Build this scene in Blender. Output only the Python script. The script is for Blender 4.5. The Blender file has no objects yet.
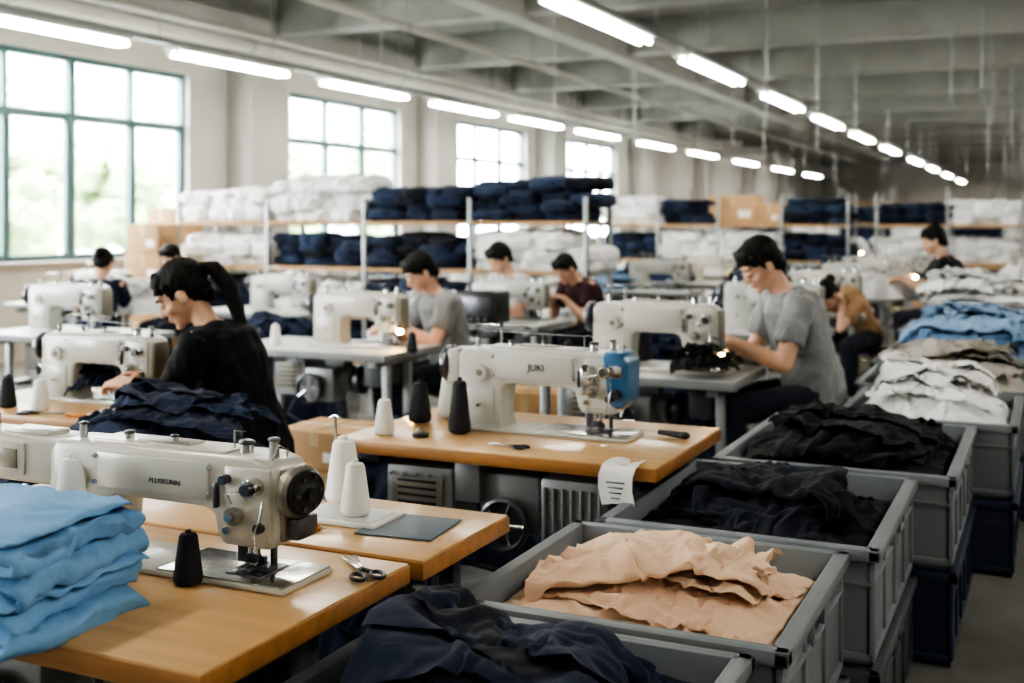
import bpy, bmesh, math, random
import numpy as np
from mathutils import Vector, Matrix, noise
random.seed(7)
V=Vector
SC=bpy.context.scene
# ------------------------------------------------------------ cloth simulation of crumpled garments (run first, in the empty scene)
def _grid(name,nx,ny,f):
    vs=[f(i/nx,j/ny) for i in range(nx+1) for j in range(ny+1)]
    fs=[(i*(ny+1)+j,(i+1)*(ny+1)+j,(i+1)*(ny+1)+j+1,i*(ny+1)+j+1) for i in range(nx) for j in range(ny)]
    me=bpy.data.meshes.new(name); me.from_pydata(vs,[],fs); o=bpy.data.objects.new(name,me); SC.collection.objects.link(o); return o
def _coll(o,th=.006):
    o.modifiers.new('c','COLLISION'); o.collision.thickness_outer=th; o.collision.thickness_inner=.02; o.collision.cloth_friction=25; return o
def simset(seed,W,D,sheets,frames=20,mound=.085,res=.0135):
    mf=lambda x,y:-.06+.03*noise.noise((x*6,y*6,seed))+mound*(1-min(1,abs(2*x/W))**3)*(1-min(1,abs(2*y/D))**3)
    fl=_coll(_grid('fl',28,28,lambda u,v:((u-.5)*W,(v-.5)*D,mf((u-.5)*W,(v-.5)*D))))
    G=40; Hm=np.array([[mf((i/G-.5)*W,(j/G-.5)*D) for j in range(G+1)] for i in range(G+1)])
    objs=[fl]; out=[]
    for k,(cx,cy,rot,w,d,comp,wl,A,fold) in enumerate(sheets):
        nx=int(w/res); ny=int(d/res); ca,sa=math.cos(rot),math.sin(rot)
        B=Hm.copy()
        for it in range(2):
            P=np.pad(B,1,mode='edge'); B=np.max([P[a:a+G+1,b:b+G+1] for a in range(3) for b in range(3)],axis=0)
        for it in range(4):
            P=np.pad(B,1,mode='edge'); B=np.mean([P[a:a+G+1,b:b+G+1] for a in range(3) for b in range(3)],axis=0)
        def soft(x,l):
            a=l-.06; return x if abs(x)<a else math.copysign(a+.05*math.tanh((abs(x)-a)/.05),x)
        def f(u,v):
            s=(u-.5)*w*comp; t=v*d; zz=0
            if fold and v>fold: t=fold*d*2-v*d; zz=.02
            t-=(fold*d if fold else d)/2
            ph=2*math.pi*(s/comp)/wl+3.8*noise.noise((s*4+seed,t*3.,k*3.1)); am=A*(.6+1.0*noise.noise((s*4,t*4,k+seed*1.7)))
            z=am*math.sin(ph)+zz; s2=s+am*.8*math.sin(2*ph)+.02*noise.noise((s*5,t*5,k+9)); t2=t+.04*noise.noise((s*4,t*4,k+19.))
            x=soft(ca*s2-sa*t2+cx,W/2-.004); y=soft(sa*s2+ca*t2+cy,D/2-.004)
            gi=min(G-1.001,max(0,(x/W+.5)*G)); gj=min(G-1.001,max(0,(y/D+.5)*G)); i=int(gi); j=int(gj); a=gi-i; b=gj-j
            h=B[i,j]*(1-a)*(1-b)+B[i+1,j]*a*(1-b)+B[i,j+1]*(1-a)*b+B[i+1,j+1]*a*b
            return (x,y,h+.008+A*.5+z)
        o=_grid('cloth',nx,ny,f); m=o.modifiers.new('cl','CLOTH'); s=m.settings; s.quality=5; s.mass=.4; s.air_damping=1.5; s.shrink_min=-.035
        s.tension_stiffness=10; s.compression_stiffness=10; s.shear_stiffness=4; s.bending_stiffness=.25; s.tension_damping=10; s.compression_damping=10; s.shear_damping=6
        c=m.collision_settings; c.collision_quality=2; c.distance_min=.004; c.use_self_collision=True; c.self_distance_min=.005; c.self_friction=10
        m.point_cache.frame_start=1; m.point_cache.frame_end=frames+1
        for fr in range(1,frames+1): SC.frame_set(fr)
        dg=bpy.context.evaluated_depsgraph_get(); me=bpy.data.meshes.new_from_object(o.evaluated_get(dg)); bpy.data.objects.remove(o); SC.frame_set(1)
        r=bpy.data.objects.new('res',me); SC.collection.objects.link(r); _coll(r,.005); objs.append(r)
        co=np.array([v.co[:] for v in me.vertices]); gi=np.clip(np.rint((co[:,0]/W+.5)*G).astype(int),0,G); gj=np.clip(np.rint((co[:,1]/D+.5)*G).astype(int),0,G); np.maximum.at(Hm,(gi,gj),co[:,2])
    for r in objs[1:]:
        for m in list(r.modifiers): r.modifiers.remove(m)
        sm=r.modifiers.new('sm','SMOOTH'); sm.factor=.5; sm.iterations=2
        s2=r.modifiers.new('u','SUBSURF'); s2.levels=1
        dg=bpy.context.evaluated_depsgraph_get(); me=bpy.data.meshes.new_from_object(r.evaluated_get(dg))
        out.append(([tuple(v.co) for v in me.vertices],[tuple(p.vertices) for p in me.polygons]))
    for r in objs: bpy.data.objects.remove(r)
    return out
SETS=[simset(3,.69,.75,[(0,.08,.05,.84,.62,.78,.13,.018,0),(-.03,-.11,-.12,.82,.56,.77,.12,.018,.0),(.09,.05,.35,.62,.5,.78,.14,.020,.64),(-.06,-.03,-.12,.76,.60,.76,.13,.020,.62)]),
      simset(8,.69,.75,[(0,-.09,-.06,.84,.62,.78,.13,.018,0),(.03,.11,.14,.82,.56,.77,.14,.018,.0),(-.08,.02,-.4,.62,.5,.78,.13,.020,.64),(.05,.02,.08,.76,.60,.76,.14,.020,.6)])]
def garments(name,k,mats,loc,scale=(1,1,1),rz=0,parts=None):
    key=name+str(k)+'_'.join(mats)+str(parts)
    me=bpy.data.meshes.get(key)
    if me is None:
        vs=[];fs=[];ms=[]
        for i,(v,f) in enumerate(SETS[k]):
            if parts and i not in parts: continue
            o=len(vs); vs+=v; fs+=[tuple(q+o for q in p) for p in f]; ms+=[i%len(mats)]*len(f)
        me=bpy.data.meshes.new(key); me.from_pydata(vs,[],fs)
        for m in mats: me.materials.append(M[m])
        me.polygons.foreach_set('material_index',ms); me.update(); me.shade_smooth()
    return place(me,name,loc,rz,scale)
# ------------------------------------------------------------ materials
def nodes(name):
    m=bpy.data.materials.new(name); m.use_nodes=True
    nt=m.node_tree; return m,nt,nt.nodes['Principled BSDF']
def mat(name,col,rough=.55,metal=0,var=.12,scale=6.,bump=0.,bscale=60.,stretch=(1,1,1),sheen=0.,coat=0.,rvar=0.,detail=4,bump2=0.,bscale2=900.,dist=.01,spec=.5):
    m,nt,b=nodes(name)
    tc=nt.nodes.new('ShaderNodeTexCoord'); mp=nt.nodes.new('ShaderNodeMapping'); mp.inputs['Scale'].default_value=stretch
    nt.links.new(tc.outputs['Object'],mp.inputs[0])
    n=nt.nodes.new('ShaderNodeTexNoise'); n.inputs['Scale'].default_value=scale; n.inputs['Detail'].default_value=detail
    nt.links.new(mp.outputs[0],n.inputs['Vector'])
    r=nt.nodes.new('ShaderNodeValToRGB'); r.color_ramp.elements[0].position=.3; r.color_ramp.elements[1].position=.7
    c=np.array(col); r.color_ramp.elements[0].color=(*np.clip(c*(1-var),0,1),1); r.color_ramp.elements[1].color=(*np.clip(c*(1+var),0,1),1)
    nt.links.new(n.outputs['Fac'],r.inputs[0]); nt.links.new(r.outputs[0],b.inputs['Base Color'])
    b.inputs['Roughness'].default_value=rough; b.inputs['Metallic'].default_value=metal; b.inputs['Specular IOR Level'].default_value=spec
    if sheen: b.inputs['Sheen Weight'].default_value=sheen
    if coat: b.inputs['Coat Weight'].default_value=coat; b.inputs['Coat Roughness'].default_value=.15
    if rvar:
        mr=nt.nodes.new('ShaderNodeMapRange'); mr.inputs[3].default_value=max(0,rough-rvar); mr.inputs[4].default_value=rough+rvar
        nt.links.new(n.outputs['Fac'],mr.inputs[0]); nt.links.new(mr.outputs[0],b.inputs['Roughness'])
    last=None
    for s,sc,d in ((bump,bscale,dist),(bump2,bscale2,.002)):
        if s:
            n2=nt.nodes.new('ShaderNodeTexNoise'); n2.inputs['Scale'].default_value=sc; n2.inputs['Detail'].default_value=3; n2.inputs['Distortion'].default_value=.6
            nt.links.new(mp.outputs[0],n2.inputs['Vector'])
            bp=nt.nodes.new('ShaderNodeBump'); bp.inputs['Strength'].default_value=s; bp.inputs['Distance'].default_value=d
            nt.links.new(n2.outputs['Fac'],bp.inputs['Height'])
            if last: nt.links.new(last.outputs[0],bp.inputs['Normal'])
            nt.links.new(bp.outputs[0],b.inputs['Normal']); last=bp
    return m
def cloth(name,col,sheen=.08,var=.08,rough=.85): return mat(name,col,rough,0,var,5,bump=.45,bscale=20,sheen=sheen,bump2=.35,bscale2=700,dist=.012,spec=.3)
def emis(name,col,s):
    m,nt,b=nodes(name); b.inputs['Base Color'].default_value=(*col,1); b.inputs['Emission Color'].default_value=(*col,1); b.inputs['Emission Strength'].default_value=s; return m
M={}
M['wall']=mat('wall_paint',(.53,.515,.475),.85,0,.05,1.5,bump=.15,bscale=40)
M['ceil']=mat('ceiling_concrete',(.25,.25,.235),.9,0,.15,.8,bump=.3,bscale=20)
M['beam']=mat('beam_concrete',(.36,.355,.335),.9,0,.12,1.2,bump=.2,bscale=25)
M['pillar']=mat('pillar_paint',(.45,.435,.40),.85,0,.06,1.5)
M['floor']=mat('floor_polished_concrete',(.18,.18,.155),.14,0,.35,1.3,rvar=.1,bump=.05,bscale=10)
M['frame']=mat('window_frame_teal',(.09,.16,.16),.45,.3,.05)
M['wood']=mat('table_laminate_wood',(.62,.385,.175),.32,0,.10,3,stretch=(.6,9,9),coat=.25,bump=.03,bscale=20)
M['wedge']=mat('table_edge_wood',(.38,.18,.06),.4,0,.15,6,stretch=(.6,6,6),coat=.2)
M['lam']=mat('table_laminate_grey',(.58,.60,.58),.35,0,.04,4)
M['lamedge']=mat('table_edge_grey',(.25,.26,.26),.5)
M['leg']=mat('powder_coated_steel',(.10,.105,.11),.45,.5,.1)
M['leglight']=mat('grey_painted_steel',(.32,.335,.33),.4,.4,.1)
M['body']=mat('machine_enamel_beige',(.57,.55,.48),.30,0,.05,5,coat=.4)
M['body2']=mat('machine_enamel_grey',(.55,.555,.51),.30,0,.05,5,coat=.4)
M['panel']=mat('machine_panel_warm_grey',(.26,.24,.20),.35,.3,.06,8)
M['steel']=mat('brushed_steel',(.60,.60,.58),.22,1.,.08,20,stretch=(1,20,1))
M['dsteel']=mat('dark_steel',(.14,.14,.15),.3,.9,.1,15)
M['blk']=mat('black_plastic',(.014,.014,.016),.4,0,.2)
M['blue']=mat('machine_blue_enamel',(.045,.14,.28),.35,0,.08,coat=.3)
M['bin']=mat('grey_bin_plastic',(.20,.22,.235),.48,0,.08,7,bump=.08,bscale=150)
M['bindk']=mat('dark_grey_bin_plastic',(.075,.082,.09),.5,0,.1,7)
M['binnavy']=mat('navy_bin_plastic',(.014,.023,.055),.45,0,.1,7)
M['thread_w']=mat('white_thread',(.88,.87,.83),.8,0,.05,4,stretch=(1,1,60),bump=.4,bscale=12,dist=.002)
M['thread_b']=mat('black_thread',(.016,.017,.024),.7,0,.1,4,stretch=(1,1,60),bump=.4,bscale=12,dist=.002)
M['card']=mat('cardboard',(.46,.29,.15),.8,0,.1,5)
M['tape']=mat('packing_tape',(.50,.38,.22),.35)
M['lblue']=cloth('light_blue_cotton',(.21,.42,.68),sheen=.05)
M['navy']=cloth('navy_cotton',(.013,.021,.048))
M['navy2']=cloth('slate_navy_cotton',(.022,.037,.078))
M['black']=cloth('black_twill',(.0085,.009,.0115),sheen=.04)
M['black2']=cloth('black_navy_twill',(.010,.013,.022),sheen=.04)
M['cream']=cloth('peach_cotton',(.80,.56,.385))
M['cream2']=cloth('peach_cotton_light',(.83,.60,.42))
M['white']=cloth('white_cotton',(.88,.88,.87))
M['offwhite']=cloth('offwhite_cotton',(.78,.78,.77))
M['tan']=cloth('taupe_cotton',(.31,.28,.245))
M['tan2']=cloth('stone_cotton',(.45,.42,.375))
M['denim']=cloth('denim_blue',(.11,.20,.33))
M['denim2']=cloth('light_denim_blue',(.24,.38,.55))
M['teeblk']=cloth('black_jersey',(.008,.008,.010),sheen=.03)
M['teegrey']=cloth('grey_jersey',(.27,.275,.28))
M['teewhite']=cloth('pale_jersey',(.50,.50,.50))
M['teered']=cloth('maroon_jersey',(.045,.014,.018))
M['teeor']=cloth('tan_jersey',(.36,.22,.12))
M['jean']=cloth('dark_trousers',(.02,.024,.036))
M['skin']=mat('skin',(.66,.40,.275),.55,0,.06,12)
M['hair']=mat('black_hair',(.010,.008,.007),.62,0,.3,30,stretch=(6,6,.6),bump=.5,bscale=25,dist=.004,spec=.25)
M['lip']=mat('lips',(.42,.18,.14),.45)
M['shoe']=mat('shoe_rubber',(.03,.03,.03),.6)
M['leaf']=mat('leaf_green',(.36,.46,.26),.7,0,.3,2,bump=.6,bscale=9,dist=.1)
M['bark']=mat('bark',(.2,.15,.1),.9)
M['ext']=mat('exterior_facade',(.6,.62,.63),.8)
M['grass']=mat('exterior_ground',(.4,.44,.38),.9)
M['paper']=mat('white_label_paper',(.8,.79,.75),.7)
M['mat']=mat('cutting_mat_grey',(.11,.14,.17),.6)
M['orange']=mat('orange_plastic',(.6,.2,.04),.5)
M['tube']=emis('fluorescent_tube',(1,.96,.885),44)
M['bulb']=emis('warm_led',(1,.60,.22),300)
M['fix']=mat('light_fixture_white',(.7,.7,.68),.5)
m,nt,b=nodes('window_glass'); nt.nodes.remove(b)
o=nt.nodes['Material Output']; t=nt.nodes.new('ShaderNodeBsdfTransparent'); g=nt.nodes.new('ShaderNodeBsdfGlossy'); g.inputs['Roughness'].default_value=.05
mx=nt.nodes.new('ShaderNodeMixShader'); mx.inputs[0].default_value=.06
nt.links.new(t.outputs[0],mx.inputs[1]); nt.links.new(g.outputs[0],mx.inputs[2]); nt.links.new(mx.outputs[0],o.inputs[0]); M['glass']=m
# ------------------------------------------------------------ noise
_r=np.random.RandomState(3); PERM=_r.permutation(256); GR=_r.normal(size=(256,3)); GR/=np.linalg.norm(GR,axis=1)[:,None]
def pn(x,y,z=0.,seed=0):
    x,y,z=np.broadcast_arrays(np.asarray(x,float)+seed*7.13,np.asarray(y,float)+seed*3.71,np.asarray(z,float)+seed*1.37)
    xi=np.floor(x).astype(int); yi=np.floor(y).astype(int); zi=np.floor(z).astype(int)
    xf=x-xi; yf=y-yi; zf=z-zi
    f=lambda t:t*t*t*(t*(t*6-15)+10)
    u,v,w=f(xf),f(yf),f(zf)
    def g(a,b,c):
        h=PERM[(PERM[(PERM[(xi+a)&255]+yi+b)&255]+zi+c)&255]; q=GR[h]
        return q[...,0]*(xf-a)+q[...,1]*(yf-b)+q[...,2]*(zf-c)
    L=lambda a,b,t:a+(b-a)*t
    return L(L(L(g(0,0,0),g(1,0,0),u),L(g(0,1,0),g(1,1,0),u),v),L(L(g(0,0,1),g(1,0,1),u),L(g(0,1,1),g(1,1,1),u),v),w)*1.5
# ------------------------------------------------------------ mesh builder
_cube={}
def cubegrid(n):
    if n in _cube: return _cube[n]
    vs=[];fs=[]
    lin=np.tan(np.linspace(-1,1,n+1)*math.pi/4)
    for ax in range(3):
        for s in (-1,1):
            base=len(vs)
            for i in range(n+1):
                for j in range(n+1):
                    p=[0,0,0]; p[ax]=s; p[(ax+1)%3]=lin[i]*s; p[(ax+2)%3]=lin[j]; vs.append(p)
            for i in range(n):
                for j in range(n):
                    a=base+i*(n+1)+j; fs.append((a,a+n+1,a+n+2,a+1))
    A=np.round(np.array(vs),5); U,inv=np.unique(A,axis=0,return_inverse=True); inv=inv.ravel()
    _cube[n]=(U,[tuple(int(inv[k]) for k in f) for f in fs]); return _cube[n]
class MB:
    def __init__(s): s.v=[];s.f=[];s.m=[];s.mats=[]
    def add(s,vs,fs,mt):
        if mt not in s.mats: s.mats.append(mt)
        k=s.mats.index(mt); o=len(s.v)
        s.v.extend([tuple(p) for p in vs]); s.f.extend([tuple(i+o for i in f) for f in fs]); s.m.extend([k]*len(fs)); return s
    def bm(s,bm,mt):
        bm.verts.index_update(); s.add([v.co for v in bm.verts],[[v.index for v in f.verts] for f in bm.faces],mt); bm.free()
    def box(s,c,d,mt,b=.004,rot=None,seg=2):
        bm=bmesh.new(); bmesh.ops.create_cube(bm,size=1)
        for v in bm.verts: v.co=V((v.co.x*d[0],v.co.y*d[1],v.co.z*d[2]))
        b=min(b,min(d)*.45)
        if b>0: bmesh.ops.bevel(bm,geom=bm.edges[:],offset=b,segments=seg,affect='EDGES',profile=.5)
        for v in bm.verts:
            if rot is not None: v.co=rot@v.co
            v.co+=V(c)
        s.bm(bm,mt)
    def bx(s,x0,x1,y0,y1,z0,z1,mt,b=.004): s.box(((x0+x1)/2,(y0+y1)/2,(z0+z1)/2),(x1-x0,y1-y0,z1-z0),mt,b)
    def prism(s,poly,y0,y1,mt,b=.01,seg=3):
        bm=bmesh.new()
        A=[bm.verts.new((a,y0,c)) for a,c in poly]; B=[bm.verts.new((a,y1,c)) for a,c in poly]
        bm.faces.new(A); bm.faces.new(B[::-1]); n=len(poly)
        for i in range(n): bm.faces.new((A[i],B[i],B[(i+1)%n],A[(i+1)%n]))
        bmesh.ops.recalc_face_normals(bm,faces=bm.faces)
        if b: bmesh.ops.bevel(bm,geom=bm.edges[:],offset=b,segments=seg,affect='EDGES',profile=.5,clamp_overlap=True)
        s.bm(bm,mt)
    def rings(s,R,mt,cap=True):
        n=len(R[0]); vs=[p for r in R for p in r]; fs=[]
        for i in range(len(R)-1):
            for j in range(n): fs.append((i*n+j,i*n+(j+1)%n,(i+1)*n+(j+1)%n,(i+1)*n+j))
        if cap: fs.append(tuple(range(n))[::-1]); fs.append(tuple(range((len(R)-1)*n,len(R)*n)))
        s.add(vs,fs,mt)
    def lathe(s,prof,p0,ax,mt,n=24):
        ax=V(ax).normalized(); u=ax.orthogonal().normalized(); w=ax.cross(u); p0=V(p0)
        s.rings([[p0+ax*h+(u*math.cos(2*math.pi*k/n)+w*math.sin(2*math.pi*k/n))*r for k in range(n)] for r,h in prof],mt)
    def cyl(s,p0,p1,r0,mt,r1=None,n=18,bv=True):
        r1=r0 if r1 is None else r1; p0=V(p0);p1=V(p1);L=(p1-p0).length
        e=min(.1*r0,.002,L*.2)
        s.lathe([(r0-e,0),(r0,e),(r1,L-e),(r1-e,L)] if bv else [(r0,0),(r1,L)],p0,p1-p0,mt,n)
    def tube(s,pts,r,mt,n=8):
        pts=[V(p) for p in pts]; R=[]; u=None
        for i,p in enumerate(pts):
            t=(pts[min(i+1,len(pts)-1)]-pts[max(i-1,0)]).normalized()
            u=(t.orthogonal() if u is None else u-t*u.dot(t)).normalized(); w=t.cross(u)
            rr=r[i] if isinstance(r,(list,tuple)) else r
            R.append([p+(u*math.cos(2*math.pi*k/n)+w*math.sin(2*math.pi*k/n))*rr for k in range(n)])
        s.rings(R,mt)
    def ell(s,c,r,mt,R=None,n=10):
        U,F=cubegrid(n//2+1); P=U/np.linalg.norm(U,axis=1)[:,None]*np.array(r)
        c=V(c)
        s.add([(R@V(p) if R is not None else V(p))+c for p in P],F,mt)
    def cap(s,p0,r0,p1,r1,mt,n=14):
        s.ell(p0,(r0,)*3,mt); s.ell(p1,(r1,)*3,mt); s.lathe([(r0,0),(r1,(V(p1)-V(p0)).length)],p0,V(p1)-V(p0),mt,n)
    def blob(s,c,size,mt,k=3.,n=10,seed=0,amp=.02,fr=6.,rot=0.,layers=0,la=.006):
        U,F=cubegrid(n); q=(np.abs(U)**k).sum(1)**(1/k); P=U/q[:,None]; N=P/np.linalg.norm(P,axis=1)[:,None]
        X=P*np.array(size)/2
        d=amp*pn(X[:,0]*fr,X[:,1]*fr,X[:,2]*fr,seed)+amp*.8*(1-2*np.abs(pn(X[:,0]*fr*1.7,X[:,1]*fr*1.7,X[:,2]*fr*3,seed+5)))
        if layers:
            side=1-np.abs(P[:,2])**6; d=d+la*side*np.abs(np.sin((P[:,2]+.15*pn(X[:,0]*3,X[:,1]*3,0,seed))*layers*math.pi/2))
        X=X+N*d[:,None]; ca,sa=math.cos(rot),math.sin(rot)
        X=np.stack([X[:,0]*ca-X[:,1]*sa,X[:,0]*sa+X[:,1]*ca,X[:,2]],1)+np.array(c)
        s.add(X.tolist(),F,mt)
    def serp(s,c,w,d,th,nl,mt,seed=0,rot=0.,ny=40,jit=.014,amp=.006,side=1):
        """one garment folded back and forth: nl padded layers with rounded turns at the x ends"""
        r=random.Random(seed); path=[]; x0=-w/2; x1=w/2
        for i in range(nl):
            a=x0+r.uniform(-jit,jit); bb=x1+r.uniform(-jit,jit); z=(i+.5)*th
            xs=np.linspace(a,bb,34); xs=xs if (i%2==0)==(side>0) else xs[::-1]
            path+= [(x,z) for x in xs]
            if i<nl-1:
                sg=1 if xs[-1]>xs[0] else -1
                for q in np.linspace(-math.pi/2,math.pi/2,8)[1:-1]: path.append((xs[-1]+sg*th*.5*math.cos(q),z+th/2+th/2*math.sin(q)))
        P=np.array(path); T=np.gradient(P,axis=0); T/=np.linalg.norm(T,axis=1)[:,None]+1e-9; Nn=np.stack([-T[:,1],T[:,0]],1)
        m=len(P); R=[]; ca,sa=math.cos(rot),math.sin(rot)
        for j in range(ny+1):
            v=-1+2*j/ny; e=max(0,(abs(v)-.95)/.05); hh=.47*th*math.sqrt(max(0,1-e*e))+.0006
            endt=np.ones(m); endt[:3]=[.2,.7,.95]; endt[-3:]=[.95,.7,.2]
            A=P+Nn*hh*endt[:,None]; B=(P-Nn*hh*endt[:,None])[::-1]; Q=np.concatenate([A,B])
            y=v*d/2; X=Q[:,0]; Z=Q[:,1]; ex=np.abs(X/w*2)**3
            dz=amp*pn(X*7,y*7,Z*6,seed)+.7*amp*(1-2*np.abs(pn(X*13,y*19,Z*8,seed+4)))*(.45+ex+abs(v)**4)
            dz=dz-(.010*ex+.008*abs(v)**5)*(1+pn(X*4,y*9,0,seed+2))
            dx=.022*pn(y*7,Z*26,0,seed+7)*np.sign(X)*(np.abs(X/w*2)**4); dy=.024*pn(X*7,Z*26,0,seed+9)*abs(v)**4*(1 if v>0 else -1)
            R.append([(c[0]+ca*a-sa*b_,c[1]+sa*a+ca*b_,c[2]+z) for a,b_,z in zip(X+dx,y+dy,Z+dz)])
        s.rings(R,mt)
    def mesh(s,name,sharp=38):
        me=bpy.data.meshes.new(name); me.from_pydata(s.v,[],s.f); 
        for mt in s.mats: me.materials.append(M[mt])
        me.polygons.foreach_set('material_index',s.m); me.validate(); me.update()
        me.shade_smooth(); 
        if sharp: me.set_sharp_from_angle(angle=math.radians(sharp))
        return me
    def obj(s,name,loc=(0,0,0),rz=0,sharp=38,scale=1,parent=None):
        return place(s.mesh(name,sharp),name,loc,rz,scale,parent)
def place(me,name,loc=(0,0,0),rz=0,scale=1,parent=None):
    o=bpy.data.objects.new(name,me); SC.collection.objects.link(o); o.location=loc; o.rotation_euler=(0,0,rz)
    o.scale=(scale,)*3 if not isinstance(scale,tuple) else scale
    if parent: o.parent=parent
    return o
def empty(name,loc=(0,0,0),rz=0):
    o=bpy.data.objects.new(name,None); SC.collection.objects.link(o); o.location=loc; o.rotation_euler=(0,0,rz); return o
# ------------------------------------------------------------ cloth heaps
def field(X,Y,seed,ng,ext,size,amp,th,nm):
    rng=np.random.RandomState(seed)
    def folds(lx,ly,b,sd):
        fx=lx*math.cos(b)+ly*math.sin(b); fy=-lx*math.sin(b)+ly*math.cos(b)
        wx=fx+.05*pn(fx*5,fy*5,0,sd+9)
        n1=pn(wx*13,fy*3.2,0,sd); n2=pn(wx*26,fy*9,0,sd+3); n3=pn(wx*5,fy*3.,0,sd+6)
        return amp*((1-np.abs(n1)*2.4)*.9+.45*(1-np.abs(n2)*2.4)+1.1*n3)
    H=folds(X,Y,rng.rand()*3,seed); I=np.zeros(X.shape,int)
    for i in range(ng):
        cx=(rng.rand()-.5)*ext[0]*.85; cy=(rng.rand()-.5)*ext[1]*.85; a=rng.rand()*math.pi
        hw=size*(.55+.6*rng.rand()); hh=size*(.3+.45*rng.rand())
        wx=X+.07*pn(X*5,Y*5,0,seed+i); wy=Y+.07*pn(X*5,Y*5,3.3,seed+i)
        lx=math.cos(a)*(wx-cx)+math.sin(a)*(wy-cy); ly=-math.sin(a)*(wx-cx)+math.cos(a)*(wy-cy)
        d=np.maximum(np.abs(lx)-hw,np.abs(ly)-hh); mk=np.clip((.009-d)/.018,0,1); mk=mk*mk*(3-2*mk)
        fo=folds(lx,ly,(rng.rand()-.5)*.9+(0 if rng.rand()<.5 else 1.57),seed*3+i*11)
        H=H*(1-mk)+(H*.62+th+fo+.007*np.exp(-((d+.012)/.012)**2))*mk; I=np.where(mk>.5,i+1,I)
    return H,I
def heap(name,c,size,n,peak,mats,seed=1,ng=7,gs=.2,amp=.012,th=.012,edge=None,p=3.,rz=0,base=None,parent=None,dp=3.):
    nx=n; ny=max(4,int(n*size[1]/size[0]))
    x=np.linspace(-.5,.5,nx+1)*size[0]; y=np.linspace(-.5,.5,ny+1)*size[1]; X,Y=np.meshgrid(x,y,indexing='ij')
    H,I=field(X,Y,seed,ng,size,gs,amp,th,len(mats)); U=np.abs(2*X/size[0]); W=np.abs(2*Y/size[1])
    if edge is not None:
        dome=(1-U**dp)*(1-W**dp); lump=pn(X*4,Y*4,0,seed+2)*.02
        Z=edge+(peak-edge)*dome+(H+lump)*np.clip(dome*3+.25,0,1); keep=np.ones((nx,ny),bool)
    else:
        r=(U**p+W**p)**(1/p)+.16*pn(X*4/size[0]*1.2,Y*4/size[1]*1.2,0,seed+4)+.04
        e=np.clip(1-r**2,0,1)**.5; Z=peak*e*(1+.25*pn(X*5,Y*5,0,seed+8))+H*np.clip(e*2,0,1); Z=np.where(r>=1,0,np.maximum(Z,0.002))
        keep=(r[:-1,:-1]<1)|(r[1:,:-1]<1)|(r[:-1,1:]<1)|(r[1:,1:]<1)
    if base is not None: Z=Z+base(X,Y)
    X2=X+.010*pn(X*18,Y*18,1.5,seed)*(U<.97); Y2=Y+.010*pn(X*18,Y*18,7.5,seed)*(W<.97)
    vs=np.stack([X2,Y2,Z],-1).reshape(-1,3)
    idx=lambda i,j:i*(ny+1)+j
    fs=[];ms=[]
    for i in range(nx):
        for j in range(ny):
            if keep[i,j]: fs.append((idx(i,j),idx(i+1,j),idx(i+1,j+1),idx(i,j+1))); ms.append(int(I[i,j])%len(mats))
    me=bpy.data.meshes.new(name); me.from_pydata(vs.tolist(),[],fs)
    for mt in mats: me.materials.append(M[mt])
    me.polygons.foreach_set('material_index',ms); me.update(); me.shade_smooth()
    bm=bmesh.new(); bm.from_mesh(me); bmesh.ops.delete(bm,geom=[v for v in bm.verts if not v.link_faces],context='VERTS'); bm.to_mesh(me); bm.free()
    return place(me,name,c,rz,1,parent)
# ------------------------------------------------------------ room shell
WX=-10.; RX=7.; Y0=-5.; Y1=56.; CZ=4.5
b=MB(); b.bx(WX-.3,RX+.3,Y0-.3,Y1+.3,-.2,0,'floor',0); b.obj('floor')
b=MB(); b.bx(WX-.3,RX+.3,Y0-.3,Y1+.3,CZ,CZ+.2,'ceil',0); b.obj('ceiling')
b=MB(); b.bx(RX,RX+.25,Y0,Y1,0,CZ,'wall',0); b.obj('wall_right')
b=MB(); b.bx(WX,RX,Y1,Y1+.25,0,CZ,'wall',0); b.obj('wall_back')
b=MB(); b.bx(WX,RX,Y0-.25,Y0,0,CZ,'wall',0); b.obj('wall_front')
WIN=[(-3.6,-.4),(.9,4.6),(6.0,11.6),(13.75,16.9),(18.8,22.1),(23.9,27.7)]  # first two windows are out of view, added to light the foreground
SZ,TZ=1.06,3.38
b=MB(); b.bx(WX-.25,WX,Y0,Y1,0,SZ,'wall',0); b.bx(WX-.25,WX,Y0,Y1,TZ,CZ,'wall',0)
e=[Y0]+[k for w in WIN for k in w]+[Y1]
for i in range(0,len(e),2): b.bx(WX-.25,WX,e[i],e[i+1],SZ,TZ,'wall',0)
b.obj('wall_left')
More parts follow.
